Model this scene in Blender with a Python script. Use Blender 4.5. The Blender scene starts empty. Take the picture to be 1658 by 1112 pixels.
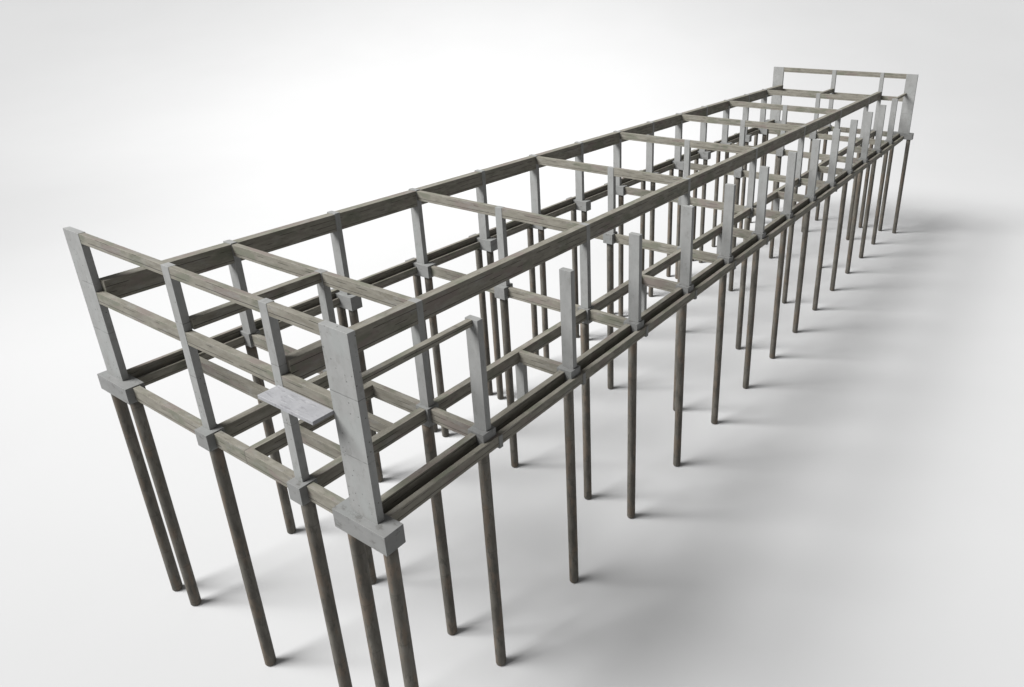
import bpy, bmesh, math, random
from mathutils import Vector, Matrix

random.seed(7)
S = bpy.context.scene
COL = S.collection

# ------------------------------------------------------------------ materials
def nodes_of(name):
    m = bpy.data.materials.new(name)
    m.use_nodes = True
    nt = m.node_tree
    for n in list(nt.nodes):
        nt.nodes.remove(n)
    out = nt.nodes.new('ShaderNodeOutputMaterial')
    b = nt.nodes.new('ShaderNodeBsdfPrincipled')
    nt.links.new(b.outputs[0], out.inputs[0])
    return m, nt, b

class G:
    """small helper around one node tree"""
    def __init__(s, nt):
        s.nt = nt
    def n(s, t, **kw):
        nd = s.nt.nodes.new(t)
        for k, v in kw.items():
            setattr(nd, k, v)
        return nd
    def link(s, a, b):
        s.nt.links.new(a, b)
    def setin(s, sock, v):
        if hasattr(v, 'is_output'):
            s.link(v, sock)
        else:
            sock.default_value = v
    def math(s, op, a, b=0.0, c=0.0, clamp=False):
        nd = s.n('ShaderNodeMath', operation=op)
        nd.use_clamp = clamp
        for i, v in enumerate((a, b, c)):
            s.setin(nd.inputs[i], v)
        return nd.outputs[0]
    def uv(s):
        nd = s.n('ShaderNodeUVMap')
        nd.uv_map = 'UVMap'
        sp = s.n('ShaderNodeSeparateXYZ')
        s.link(nd.outputs[0], sp.inputs[0])
        return nd.outputs[0], sp.outputs[0], sp.outputs[1]
    def noise(s, vec, sx, sy, detail=4.0, rough=0.55, off=(0, 0)):
        mp = s.n('ShaderNodeMapping')
        s.link(vec, mp.inputs[0])
        mp.inputs['Scale'].default_value = (sx, sy, 1)
        mp.inputs['Location'].default_value = (off[0], off[1], 0)
        nz = s.n('ShaderNodeTexNoise')
        nz.noise_dimensions = '2D'
        nz.inputs['Scale'].default_value = 1
        nz.inputs['Detail'].default_value = detail
        nz.inputs['Roughness'].default_value = rough
        s.link(mp.outputs[0], nz.inputs['Vector'])
        return nz.outputs[0]
    def ramp(s, f, stops):
        r = s.n('ShaderNodeValToRGB')
        e = r.color_ramp.elements
        while len(e) > 1:
            e.remove(e[-1])
        e[0].position = stops[0][0]; e[0].color = (*stops[0][1], 1)
        for p, c in stops[1:]:
            k = e.new(p); k.color = (*c, 1)
        s.link(f, r.inputs[0])
        return r.outputs[0]
    def step(s, f, a, b):
        nd = s.n('ShaderNodeMapRange')
        nd.interpolation_type = 'SMOOTHSTEP'
        s.link(f, nd.inputs[0])
        nd.inputs[1].default_value = a; nd.inputs[2].default_value = b
        nd.inputs[3].default_value = 0; nd.inputs[4].default_value = 1
        return nd.outputs[0]
    def mix(s, f, a, b, mode='MIX'):
        nd = s.n('ShaderNodeMix', data_type='RGBA', blend_type=mode)
        s.setin(nd.inputs[0], f)
        for i, v in ((6, a), (7, b)):
            if hasattr(v, 'is_output'):
                s.link(v, nd.inputs[i])
            else:
                nd.inputs[i].default_value = (*v, 1)
        return nd.outputs[2]
    def bump(s, h, dist, strength, bsdf):
        b = s.n('ShaderNodeBump')
        b.inputs['Strength'].default_value = strength
        b.inputs['Distance'].default_value = dist
        s.link(h, b.inputs['Height'])
        s.link(b.outputs[0], bsdf.inputs['Normal'])

def beam_material():
    m, nt, b = nodes_of('board_marked_concrete')
    g = G(nt)
    uv, u, v = g.uv()
    fine = g.noise(uv, 0.9, 4.5, 7, 0.68)
    base = g.ramp(fine, [(0.28, BEAM[0]), (0.5, BEAM[1]), (0.72, BEAM[2])])
    hue = g.noise(uv, 0.45, 1.1, 3, 0.5, (31, 7))
    c = g.mix(g.step(hue, 0.56, 0.68), base, (0.160, 0.138, 0.122))
    hue2 = g.noise(uv, 0.6, 1.3, 3, 0.5, (77, 19))
    c = g.mix(g.step(hue2, 0.54, 0.70), c, (0.130, 0.131, 0.102))
    # pale bloom of laitance
    pale = g.noise(uv, 0.8, 2.4, 5, 0.65, (5, 50))
    c = g.mix(g.math('MULTIPLY', g.step(pale, 0.55, 0.72), 0.55), c, (0.200, 0.195, 0.182))
    # long dark board joints, broken along their run
    wob = g.math('MULTIPLY', g.math('SUBTRACT', g.noise(uv, 0.6, 0.0, 4, 0.6, (3, 3)), 0.5), 0.05)
    vv = g.math('ADD', v, wob)
    crack = None
    for k, (pos, lo) in enumerate(((0.15, 0.33), (0.42, 0.52), (0.70, 0.44))):
        d = g.math('ABSOLUTE', g.math('SUBTRACT', vv, pos))
        w = g.math('SUBTRACT', 1.0, g.step(d, 0.005, 0.020))
        seg = g.step(g.noise(uv, 0.55, 0.0, 2, 0.5, (11 * k + 2, 40)), lo, lo + 0.06)
        one = g.math('MULTIPLY', w, seg)
        crack = one if crack is None else g.math('MAXIMUM', crack, one)
    c = g.mix(g.math('MULTIPLY', crack, 0.92), c, (0.030, 0.027, 0.022))
    # dark scattered blotches
    bl = g.noise(uv, 1.6, 3.4, 6, 0.75, (90, 9))
    c = g.mix(g.math('MULTIPLY', g.step(bl, 0.56, 0.70), 0.48), c, (0.080, 0.073, 0.062))
    g.link(c, b.inputs['Base Color'])
    b.inputs['Roughness'].default_value = 0.85
    b.inputs['Specular IOR Level'].default_value = 0.25
    h = g.math('SUBTRACT', g.math('MULTIPLY', fine, 0.6), crack)
    g.bump(h, 0.02, 0.6, b)
    return m

def column_material(name, joints=False, tone=1.0, dirt=0.38):
    m, nt, b = nodes_of(name)
    g = G(nt)
    uv, u, v = g.uv()
    t = lambda c: tuple(x * tone for x in c)
    n1 = g.noise(uv, 0.9, 1.6, 8, 0.7)
    c = g.ramp(n1, [(0.28, t(COLM[0])), (0.5, t(COLM[1])), (0.72, t(COLM[2]))])
    st = g.noise(uv, 0.7, 6.0, 4, 0.6, (14, 3))
    c = g.mix(g.math('MULTIPLY', g.step(st, 0.52, 0.75), 0.30), c, t((0.205, 0.208, 0.203)))
    hue = g.noise(uv, 0.5, 0.9, 3, 0.5, (60, 22))
    c = g.mix(g.math('MULTIPLY', g.step(hue, 0.52, 0.72), 0.5), c, t((0.236, 0.247, 0.240)))
    stain = g.noise(uv, 1.5, 2.6, 8, 0.75, (8, 81))
    c = g.mix(g.math('MULTIPLY', g.step(stain, 0.54, 0.68), dirt), c, t((0.135, 0.133, 0.124)))
    # small dark air holes
    vo = g.n('ShaderNodeTexVoronoi')
    vo.voronoi_dimensions = '2D'
    vo.inputs['Scale'].default_value = 2.6
    g.link(uv, vo.inputs['Vector'])
    hole = g.math('SUBTRACT', 1.0, g.step(vo.outputs['Distance'], 0.045, 0.085))
    sel = g.step(g.noise(uv, 1.1, 1.3, 1, 0.5, (41, 2)), 0.50, 0.56)
    hole = g.math('MULTIPLY', g.math('MULTIPLY', hole, sel), 1.0 if joints else 0.25)
    c = g.mix(g.math('MULTIPLY', hole, 0.75), c, (0.05, 0.05, 0.047))
    h = g.math('SUBTRACT', g.math('MULTIPLY', n1, 0.4), hole)
    if joints:
        geo = g.n('ShaderNodeNewGeometry')
        sp = g.n('ShaderNodeSeparateXYZ')
        g.link(geo.outputs['Position'], sp.inputs[0])
        zz = g.math('ADD', sp.outputs[2], g.math('MULTIPLY', g.noise(uv, 1.0, 1.5, 3, 0.6, (1, 9)), 0.06))
        j = None
        for z0 in (4.80 + 13.46, 2.45 + 13.46):
            d = g.math('ABSOLUTE', g.math('SUBTRACT', zz, z0))
            w = g.math('SUBTRACT', 1.0, g.step(d, 0.008, 0.028))
            j = w if j is None else g.math('MAXIMUM', j, w)
        brk = g.step(g.noise(uv, 2.0, 2.0, 3, 0.6, (70, 2)), 0.30, 0.55)
        j = g.math('MULTIPLY', j, brk)
        c = g.mix(g.math('MULTIPLY', j, 0.45), c, (0.06, 0.06, 0.056))
        h = g.math('SUBTRACT', h, j)
    g.link(c, b.inputs['Base Color'])
    b.inputs['Roughness'].default_value = 0.8
    b.inputs['Specular IOR Level'].default_value = 0.3
    g.bump(h, 0.012, 0.5, b)
    return m

def pile_material():
    m, nt, b = nodes_of('weathered_pile_concrete')
    g = G(nt)
    uv, u, v = g.uv()
    n1 = g.noise(uv, 0.5, 2.4, 5, 0.6)
    c = g.ramp(n1, [(0.30, PILE[0]), (0.5, PILE[1]), (0.70, PILE[2])])
    r = g.noise(uv, 0.6, 2.0, 4, 0.6, (25, 4))
    c = g.mix(g.math('MULTIPLY', g.step(r, 0.48, 0.66), 0.8), c, (0.125, 0.098, 0.074))
    d = g.noise(uv, 1.4, 5.0, 5, 0.7, (7, 66))
    c = g.mix(g.math('MULTIPLY', g.step(d, 0.52, 0.66), 0.65), c, (0.055, 0.051, 0.044))
    # faint lift rings from the formwork tube
    rg = g.math('ABSOLUTE', g.math('SUBTRACT', g.math('FRACT', g.math('MULTIPLY', u, 0.42)), 0.5))
    ring = g.math('MULTIPLY', g.math('SUBTRACT', 1.0, g.step(rg, 0.004, 0.02)), 0.35)
    c = g.mix(ring, c, (0.05, 0.046, 0.040))
    g.link(c, b.inputs['Base Color'])
    b.inputs['Roughness'].default_value = 0.75
    b.inputs['Specular IOR Level'].default_value = 0.3
    g.bump(n1, 0.02, 0.4, b)
    return m

def platform_material():
    m, nt, b = nodes_of('pale_streaked_concrete')
    g = G(nt)
    uv, u, v = g.uv()
    n1 = g.noise(uv, 1.2, 1.6, 5, 0.6)
    c = g.ramp(n1, [(0.3, (0.225, 0.226, 0.235)), (0.7, (0.270, 0.270, 0.280))])
    s = g.noise(uv, 9.0, 1.7, 5, 0.7, (4, 44))
    c = g.mix(g.math('MULTIPLY', g.step(s, 0.54, 0.68), 0.7), c, (0.155, 0.150, 0.162))
    w = g.noise(uv, 8.0, 1.4, 4, 0.7, (64, 14))
    c = g.mix(g.math('MULTIPLY', g.step(w, 0.58, 0.72), 0.6), c, (0.35, 0.35, 0.36))
    g.link(c, b.inputs['Base Color'])
    b.inputs['Roughness'].default_value = 0.8
    g.bump(s, 0.01, 0.4, b)
    return m

def ground_material():
    m, nt, b = nodes_of('matt_studio_floor')
    g = G(nt)
    tc = g.n('ShaderNodeTexCoord')
    nz = g.n('ShaderNodeTexNoise')
    nz.inputs['Scale'].default_value = 0.05
    nz.inputs['Detail'].default_value = 3
    g.link(tc.outputs['Object'], nz.inputs['Vector'])
    c = g.ramp(nz.outputs[0], [(0.3, (GROUND * 0.99,) * 3), (0.7, (GROUND * 1.01,) * 3)])
    g.link(c, b.inputs['Base Color'])
    b.inputs['Roughness'].default_value = 1.0
    b.inputs['Specular IOR Level'].default_value = 0.0
    return m

BEAM = ((0.128, 0.119, 0.097), (0.167, 0.157, 0.131), (0.206, 0.195, 0.167))
COLM = ((0.200, 0.201, 0.195), (0.224, 0.225, 0.219), (0.246, 0.247, 0.241))
PILE = ((0.070, 0.064, 0.054), (0.101, 0.094, 0.080), (0.136, 0.128, 0.111))
GROUND = 0.425

M_BEAM = beam_material()
M_COL = column_material('grey_column_concrete', False, 0.94)
M_PIL = column_material('jointed_pillar_concrete', True)
M_CAP = column_material('pile_cap_concrete', False, 0.74, 0.9)
M_PILE = pile_material()
M_PLAT = platform_material()
M_GROUND = ground_material()

# ------------------------------------------------------------------ geometry
ZG = 13.46            # height of the floor frame above the ground
frame = bpy.data.objects.new('concrete_frame', None)
frame.empty_display_size = 2
COL.objects.link(frame)
frame['label'] = 'long open grey concrete building skeleton of columns and beams standing on slender round piles'
frame['category'] = 'building frame'

def put(name, bm, mat, parent=frame, label=None, smooth=False):
    me = bpy.data.meshes.new(name)
    bm.to_mesh(me); bm.free()
    me.materials.append(mat)
    if smooth:
        for p in me.polygons:
            p.use_smooth = True
    o = bpy.data.objects.new(name, me)
    COL.objects.link(o)
    o.parent = parent
    if label:
        o['label'] = label
    return o

def add_box(bm, x0, x1, y0, y1, z0, z1, bev=0.011):
    lo = Vector((x0, y0, z0)); hi = Vector((x1, y1, z1))
    vs = [bm.verts.new((x, y, z)) for z in (z0, z1) for y in (y0, y1) for x in (x0, x1)]
    fs = [(0, 2, 3, 1), (4, 5, 7, 6), (0, 1, 5, 4), (2, 6, 7, 3), (0, 4, 6, 2), (1, 3, 7, 5)]
    faces = [bm.faces.new([vs[i] for i in f]) for f in fs]
    edges = list({e for f in faces for e in f.edges})
    if bev:
        r = bmesh.ops.bevel(bm, geom=edges, offset=bev, segments=2, affect='EDGES', profile=0.5)

def unwrap(bm, axis):
    """lay a metric UV map: u runs along the member, v across each face from its lower edge"""
    uvl = bm.loops.layers.uv.new('UVMap')
    off = random.uniform(0, 400)
    lo = [min(v.co[i] for v in bm.verts) for i in range(3)]
    for f in bm.faces:
        n = f.normal
        k = max(range(3), key=lambda i: abs(n[i]))
        if k == axis:
            a, b = [i for i in range(3) if i != axis]
            shift = 50.0
        else:
            a = axis
            b = [i for i in range(3) if i not in (axis, k)][0]
            shift = 20.0 if (k == 2 and axis != 2) else 0.0
        fo = off + k * 37.3 + (13.1 if n[k] > 0 else 0)
        for l in f.loops:
            l[uvl].uv = (l.vert.co[a] + fo, l.vert.co[b] - lo[b] + shift)

def member(name, boxes, axis, mat, parent=frame, label=None, bev=0.011):
    """one member of the frame, z measured from the floor level"""
    bm = bmesh.new()
    for b in boxes:
        x0, x1, y0, y1, z0, z1 = b
        add_box(bm, x0, x1, y0, y1, z0 + ZG, z1 + ZG, bev)
    bm.normal_update()
    unwrap(bm, axis)
    return put(name, bm, mat, parent, label)

def pile(x, y, ztop, r=0.25):
    bm = bmesh.new()
    n = 28
    prof = [(0.0, r * 0.70), (0.035, r * 0.90), (0.10, r)]
    zs = 0.10
    while zs < ztop + ZG - 1.2:
        zs += 1.2
        prof.append((zs, r * random.uniform(0.985, 1.012)))
    prof.append((ztop + ZG, r))
    rings = []
    for z, rr in prof:
        rings.append([bm.verts.new((x + rr * math.cos(2 * math.pi * i / n), y + rr * math.sin(2 * math.pi * i / n), z)) for i in range(n)])
    uvl = bm.loops.layers.uv.new('UVMap')
    off = random.uniform(0, 400)
    for a in range(len(rings) - 1):
        for i in range(n):
            j = (i + 1) % n
            f = bm.faces.new((rings[a][i], rings[a][j], rings[a + 1][j], rings[a + 1][i]))
            f.smooth = True
            per = 2 * math.pi * r / n
            for l, (ia, ii) in zip(f.loops, ((a, i), (a, i + 1), (a + 1, i + 1), (a + 1, i))):
                l[uvl].uv = (prof[ia][0] + off, ii * per)
    bm.faces.new(list(reversed(rings[0])))
    bm.faces.new(rings[-1])
    return put('pile', bm, M_PILE)

# grid
D0, BAY, LEN = 5.93, 6.0, 84.4
X = {0: 0.0}
for i in range(1, 14):
    X[i] = D0 + (i - 1) * BAY
T = 0.33                       # column thickness along the building
ZR, ZP = 4.93, 7.11
ODD = [i for i in range(1, 14) if i % 2]
LY = (16.96, 17.66)            # left columns
AY = (9.91, 10.41)
BY = (3.885, 4.39)
RY = (0.58, 1.23)

# --- two end walls -----------------------------------------------------------
def end_wall(xa, xb, sgn, ZP=ZP, dy=0.0):
    """xa = outer face, xb = inner face; sgn +1 when the inside lies towards +x"""
    xs = (min(xa, xb), max(xa, xb))
    def sl(o0, o1):            # offsets measured inwards from the outer face
        a, b = xa + sgn * o0, xa + sgn * o1
        return (min(a, b), max(a, b))
    member('corner_pillar', [(*sl(0, .28), dy, 1.37 + dy, 0.002, ZP)], 2, M_PIL)
    member('corner_pillar', [(*sl(0, .28), 17.33 + dy, 18.76 + dy, 0.002, ZP)], 2, M_PIL)
    member('column', [(*sl(0, .30), 10.135 + dy, 10.665 + dy, 0.002, ZP - .004)], 2, M_PIL)
    member('column', [(*sl(0, .30), 4.05 + dy, 4.51 + dy, 0.002, ZP - .004)], 2, M_PIL)
    spans = [(a + dy, c + dy) for a, c in ((1.368, 4.052), (4.508, 10.137), (10.663, 17.332))]
    for y0, y1 in spans:
        member('parapet_beam', [(*sl(.012, .25), y0, y1, 6.66, ZP - .012)], 1, M_BEAM)
        member('roof_beam', [(*sl(.012, .29), y0, y1, 3.88, 4.42)], 1, M_BEAM)
    cap = sl(-.32, .48)
    member('pile_cap', [(*cap, -.69, 1.98, -.78, 0)], 1, M_CAP)
    member('pile_cap', [(*cap, 16.42, 19.08, -.78, 0)], 1, M_CAP)
    member('pile_cap', [(*sl(-.32, .42), 9.85, 10.72, -.76, 0)], 1, M_CAP)
    member('pile_cap', [(*sl(-.30, .42), 3.83, 4.58, -.78, 0)], 1, M_CAP)
    fb = sl(-.02, .27)
    for y0, y1 in ((1.978, 3.832), (10.718, 16.422)):
        member('floor_beam', [(*fb, y0, y1, -.70, -.05)], 1, M_BEAM)
    member('floor_beam', [(*fb, 4.578, 7.70, -.70, -.05)], 1, M_BEAM)
    member('floor_beam', [(*fb, 7.73, 9.852, -.70, -.05)], 1, M_BEAM)
    xc = xa + sgn * 0.15
    for y in (18.85, 17.02, 10.40, 4.27, 1.62, -.24):
        pile(xc, y, -.78)

end_wall(0.0, .28, 1)
end_wall(LEN, LEN - .28, -1, ZP + .16, -.2)

# mortar seam in the near floor beam
member('mortar_joint', [(-.014, .265, 7.70, 7.73, -.69, -.056)], 1, M_PILE, bev=0)

# --- cross frames ------------------------------------------------------------
for i in range(1, 14):
    x = X[i]
    odd = i % 2 == 1
    bx = (x + .02, x + .30)
    member('column', [(x, x + T, *LY, 0.002, ZR + .05)], 2, M_COL)
    member('column', [(x, x + T - .03, *RY, 0.002, 4.96)], 2, M_COL)
    member('pile_cap', [(x - .27, x + .47, .50, 1.36, -.82, 0)], 2, M_CAP)
    pile(x + .16, 1.03, -.80)
    if i == 1:
        member('pile_cap', [(x - .10, x + .52, 16.99, 18.05, -.78, 0)], 1, M_CAP)
        pile(x + .16, 17.53, -.76)
    else:
        member('pile_cap', [(x - .22, x + .52, 16.42, 18.55, -.84, 0)], 1, M_CAP)
        pile(x + .16, 16.90, -.82)
        pile(x + .16, 18.03, -.82)
    if odd:
        member('column', [(x, x + T, *AY, 0.002, ZR)], 2, M_COL)
        member('column', [(x, x + T, *BY, 0.002, ZR)], 2, M_COL)
        member('pile_cap', [(x - .31, x + .45, 9.83, 10.64, -.78, 0)], 2, M_CAP)
        member('corbel', [(x + .45, x + .72, 10.02, 10.34, -.34, -.06)], 0, M_CAP)
        member('pile_cap', [(x - .14, x + .50, 3.80, 4.52, -.90, 0)], 2, M_CAP)
        pile(x + .16, 10.33, -.76)
        pile(x + .16, 4.27, -.78)
        ylc = 16.99 if i == 1 else 16.42
        member('roof_beam', [(*bx, 10.408, 16.962, ZR - .60, ZR - .006)], 1, M_BEAM)
        member('roof_beam', [(*bx, 4.388, 9.912, ZR - .60, ZR - .006)], 1, M_BEAM)
        member('floor_beam', [(*bx, 10.638, ylc + .002, -.71, -.07)], 1, M_BEAM)
        member('floor_beam', [(*bx, 4.518, 9.832, -.71, -.07)], 1, M_BEAM)
        member('floor_beam', [(*bx, 1.358, 3.802, -.71, -.07)], 1, M_BEAM)
    else:
        member('floor_beam', [(*bx, 1.358, 3.935, -.69, -.045)], 1, M_BEAM)
        member('hanging_post', [(x + .01, x + .31, 3.70, 4.22, -3.25, -.62)], 2, M_COL)

# --- beams running along the building ----------------------------------------
XE = LEN - .28                  # inner face of the far wall
ends = [(.282, X[1] - .0)] + [(X[i] + T, X[i + 1]) for i in range(1, 13)] + [(X[13] + T, XE - .002)]
for k, (x0, x1) in enumerate(ends):
    e = .002
    # left roof beams
    member('roof_beam', [(x0 - e, x1 + e, 16.985, 17.56, ZR - .98, ZR - .004)], 0, M_BEAM)
    # left edge beams: ledge with a raised strip on its outer side
    c0 = .478 if k == 0 else X[k] + .518
    c1 = (X[k + 1] - (.10 if k == 0 else .22) + e) if k < 13 else LEN - .478
    member('edge_beam', [(c0, c1, 17.48, 17.62, -.74, -.24), (c0 + .01, c1 - .01, 17.618, 17.832, -.738, -.48), (.282 if k == 0 else X[k] + .165, X[k + 1] + .163 if k < 13 else XE - .002, 17.83, 18.05, -.745, .15)], 0, M_BEAM)
    # right edge beams: ledge outside, strip inside, a bracket at the far end of each ledge
    c0 = .478 if k == 0 else X[k] + .468
    c1 = (X[k + 1] - .268) if k < 13 else LEN - .478
    l0 = .478 if k == 0 else X[k] + .61
    l1 = (X[k + 1] + .60) if k < 13 else LEN - .478
    eb = member('edge_beam', [(c0, c1, .90, 1.20, -.88, -.10), (l0, l1, .36, .60, -.885, -.38), (l0 + .01, l1 - .01, .598, .902, -.882, -.66)], 0, M_BEAM)
    if k < 13:
        member('bracket', [(X[k + 1] + .44, X[k + 1] + .66, .325, .60, -1.00, -.41)], 2, M_CAP, parent=eb)

# right roof beam sits on the inner row of columns, two bays at a time
rb = [(.302, X[1])] + [(X[i] + T, X[i + 2]) for i in ODD[:-1]] + [(X[13] + T, LEN - .302)]
for x0, x1 in rb:
    member('roof_beam', [(x0 - .002, x1 + .002, 3.895, 4.345, ZR - .94, ZR - .004)], 0, M_BEAM)
# centre roof beams in the end bays only
member('roof_beam', [(.298, X[1] + .002, 9.98, 10.34, ZR - .47, ZR - .008)], 0, M_BEAM)
member('roof_beam', [(X[13] + T - .002, LEN - .298, 9.98, 10.34, ZR - .47, ZR - .008)], 0, M_BEAM)
# slim ties from the right pillars to the first edge columns
member('tie_beam', [(.278, X[1] + .002, .83, 1.09, 4.69, 4.955)], 0, M_BEAM)
member('tie_beam', [(X[13] + T - .032, LEN - .278, .83, 1.09, 4.69, 4.955)], 0, M_BEAM)

# floor beams along the inner row
def run(x0, x1):
    member('floor_beam', [(x0, x1, 3.93, 4.28, -.64, -.035)], 0, M_BEAM)
run(.418, X[1] - .138)
for i in ODD[:-1]:
    run(X[i] + .498, X[i + 1] + .15)
    run(X[i + 1] + .152, X[i + 2] - .138)
run(X[13] + .498, LEN - .418)
member('floor_beam', [(.418, X[1] - .308, 9.98, 10.36, -.72, -.035)], 0, M_BEAM)
member('floor_beam', [(X[13] + .448, LEN - .418, 9.98, 10.36, -.72, -.035)], 0, M_BEAM)
# stair opening in the near bay
member('floor_beam', [(.268, X[1] + .022, 7.50, 7.80, -.68, -.04)], 0, M_BEAM)
member('floor_beam', [(1.95, 2.22, 4.278, 7.502, -.62, -.05)], 1, M_BEAM)
member('floor_beam', [(4.10, 4.38, 4.278, 7.502, -.62, -.05)], 1, M_BEAM)
member('floor_beam', [(2.93, 3.24, 10.358, 17.302, -.66, -.06)], 1, M_BEAM)

# pale slab fixed to the face of the near wall
member('balcony_slab', [(-.78, -.002, 1.345, 4.30, 3.86, 4.0)], 0, M_PLAT,
       label='pale streaked slab jutting out beside the corner pillar')

# ------------------------------------------------------------------ ground
# one seamless paper sweep: flat under the building, then a very wide curve up behind it
HD = Vector((0.8457, 0.5337, 0)); SD = Vector((-0.5337, 0.8457, 0))
ORG = Vector((-11.3, -16.7, 0))
bm = bmesh.new()
SW0, SWR = 125.0, 300.0
prof = [(-600.0, 0.0), (-200.0, 0.0), (0.0, 0.0), (60.0, 0.0), (SW0, 0.0)]
for i in range(1, 61):
    th = math.radians(i * 1.25)
    prof.append((SW0 + SWR * math.sin(th), SWR * (1 - math.cos(th))))
rows = []
for d, z in prof:
    rows.append([bm.verts.new(ORG + HD * d + SD * w + Vector((0, 0, z))) for w in (-900, -300, 0, 300, 900)])
for r0, r1 in zip(rows, rows[1:]):
    for i in range(4):
        bm.faces.new((r0[i], r1[i], r1[i + 1], r0[i + 1])).smooth = True
bmesh.ops.recalc_face_normals(bm, faces=bm.faces[:])
gr = put('ground', bm, M_GROUND, None, smooth=True)
gr['kind'] = 'structure'
gr['label'] = 'seamless white studio floor sweeping up into the backdrop'

# ------------------------------------------------------------------ lamps
W = bpy.data.worlds.new('World')
S.world = W
W.use_nodes = True
bg = W.node_tree.nodes['Background']
bg.inputs[0].default_value = (0.985, 0.99, 1.0, 1)
bg.inputs[1].default_value = AMB = 0.21

EL, AZ = math.radians(46.5), math.radians(140)     # where the key light stands
LD = Vector((math.cos(EL) * math.cos(AZ), math.cos(EL) * math.sin(AZ), math.sin(EL)))
def aim(o, tgt):
    o.rotation_euler = (Vector(tgt) - o.location).to_track_quat('-Z', 'Y').to_euler()

K_KEY, D_KEY = 2.12, 40000.0
l = bpy.data.lights.new('key_lamp', 'AREA')
l.shape = 'DISK'
l.size = 2 * D_KEY * math.tan(math.radians(15.5))
l.energy = K_KEY * math.pi ** 2 * D_KEY ** 2
l.color = (1.0, 1.0, 1.0)
k = bpy.data.objects.new('key_lamp', l)
COL.objects.link(k)
k.location = Vector((35, 9, 8)) + LD * D_KEY
aim(k, (35, 9, 8))

K_SPOT, D_SPOT = 0.80, 190.0
l = bpy.data.lights.new('spot_lamp', 'SPOT')
l.shadow_soft_size = D_SPOT * math.tan(math.radians(9))
l.energy = K_SPOT * 4 * math.pi ** 2 * D_SPOT ** 2
l.spot_size = math.radians(48)
l.spot_blend = 1.0
l.color = (1.0, 1.0, 1.0)
s = bpy.data.objects.new('spot_lamp', l)
COL.objects.link(s)
EL2, AZ2 = math.radians(42), math.radians(136)
LD2 = Vector((math.cos(EL2) * math.cos(AZ2), math.cos(EL2) * math.sin(AZ2), math.sin(EL2)))
SPOT_AIM = Vector((52, 25, 0))
s.location = SPOT_AIM + LD2 * D_SPOT
aim(s, SPOT_AIM)

# added fill above the far end, turned off the building to brighten the sweep
l = bpy.data.lights.new('background_fill', 'SPOT')
l.shadow_soft_size = 6.0
l.energy = 0.62 * 4 * math.pi ** 2 * 150 ** 2
l.spot_size = math.radians(104)
l.spot_blend = 1.0
l.color = (1.0, 1.0, 1.0)
b = bpy.data.objects.new('background_fill', l)
COL.objects.link(b)
b.location = ORG + HD * 125 + SD * 34 + Vector((0, 0, 125))
aim(b, ORG + HD * 190 + SD * 44)

# ------------------------------------------------------------------ camera
cd = bpy.data.cameras.new('camera')
cam = bpy.data.objects.new('camera', cd)
COL.objects.link(cam)
F = Vector((0.7843356860350761, 0.49493140598359325, -0.37397919057481027))
Rt = Vector((0.5341074083182785, -0.845415585294454, 0.0013283526517704678))
U = Vector((0.3155103928421666, 0.20078693063130243, 0.9274361436218898))
mat = Matrix((( Rt.x, U.x, -F.x, -11.2980469855939),
              ( Rt.y, U.y, -F.y, -16.681636099993735),
              ( Rt.z, U.z, -F.z, 16.43332171537234 + ZG),
              (0, 0, 0, 1)))
cam.matrix_world = mat
cd.sensor_fit = 'HORIZONTAL'
cd.sensor_width = 36
cd.lens = 1127.16 / 1658 * 36
cd.shift_x = -174.858 / 1658
cd.shift_y = -110.327 / 1658
cd.clip_start = 0.5
cd.clip_end = 60000
S.camera = cam

S.view_settings.view_transform = 'Standard'
S.view_settings.look = 'None'
S.render.filter_size = 1.1
S.view_settings.exposure = 0
S.view_settings.gamma = 1
S.view_settings.use_curve_mapping = False
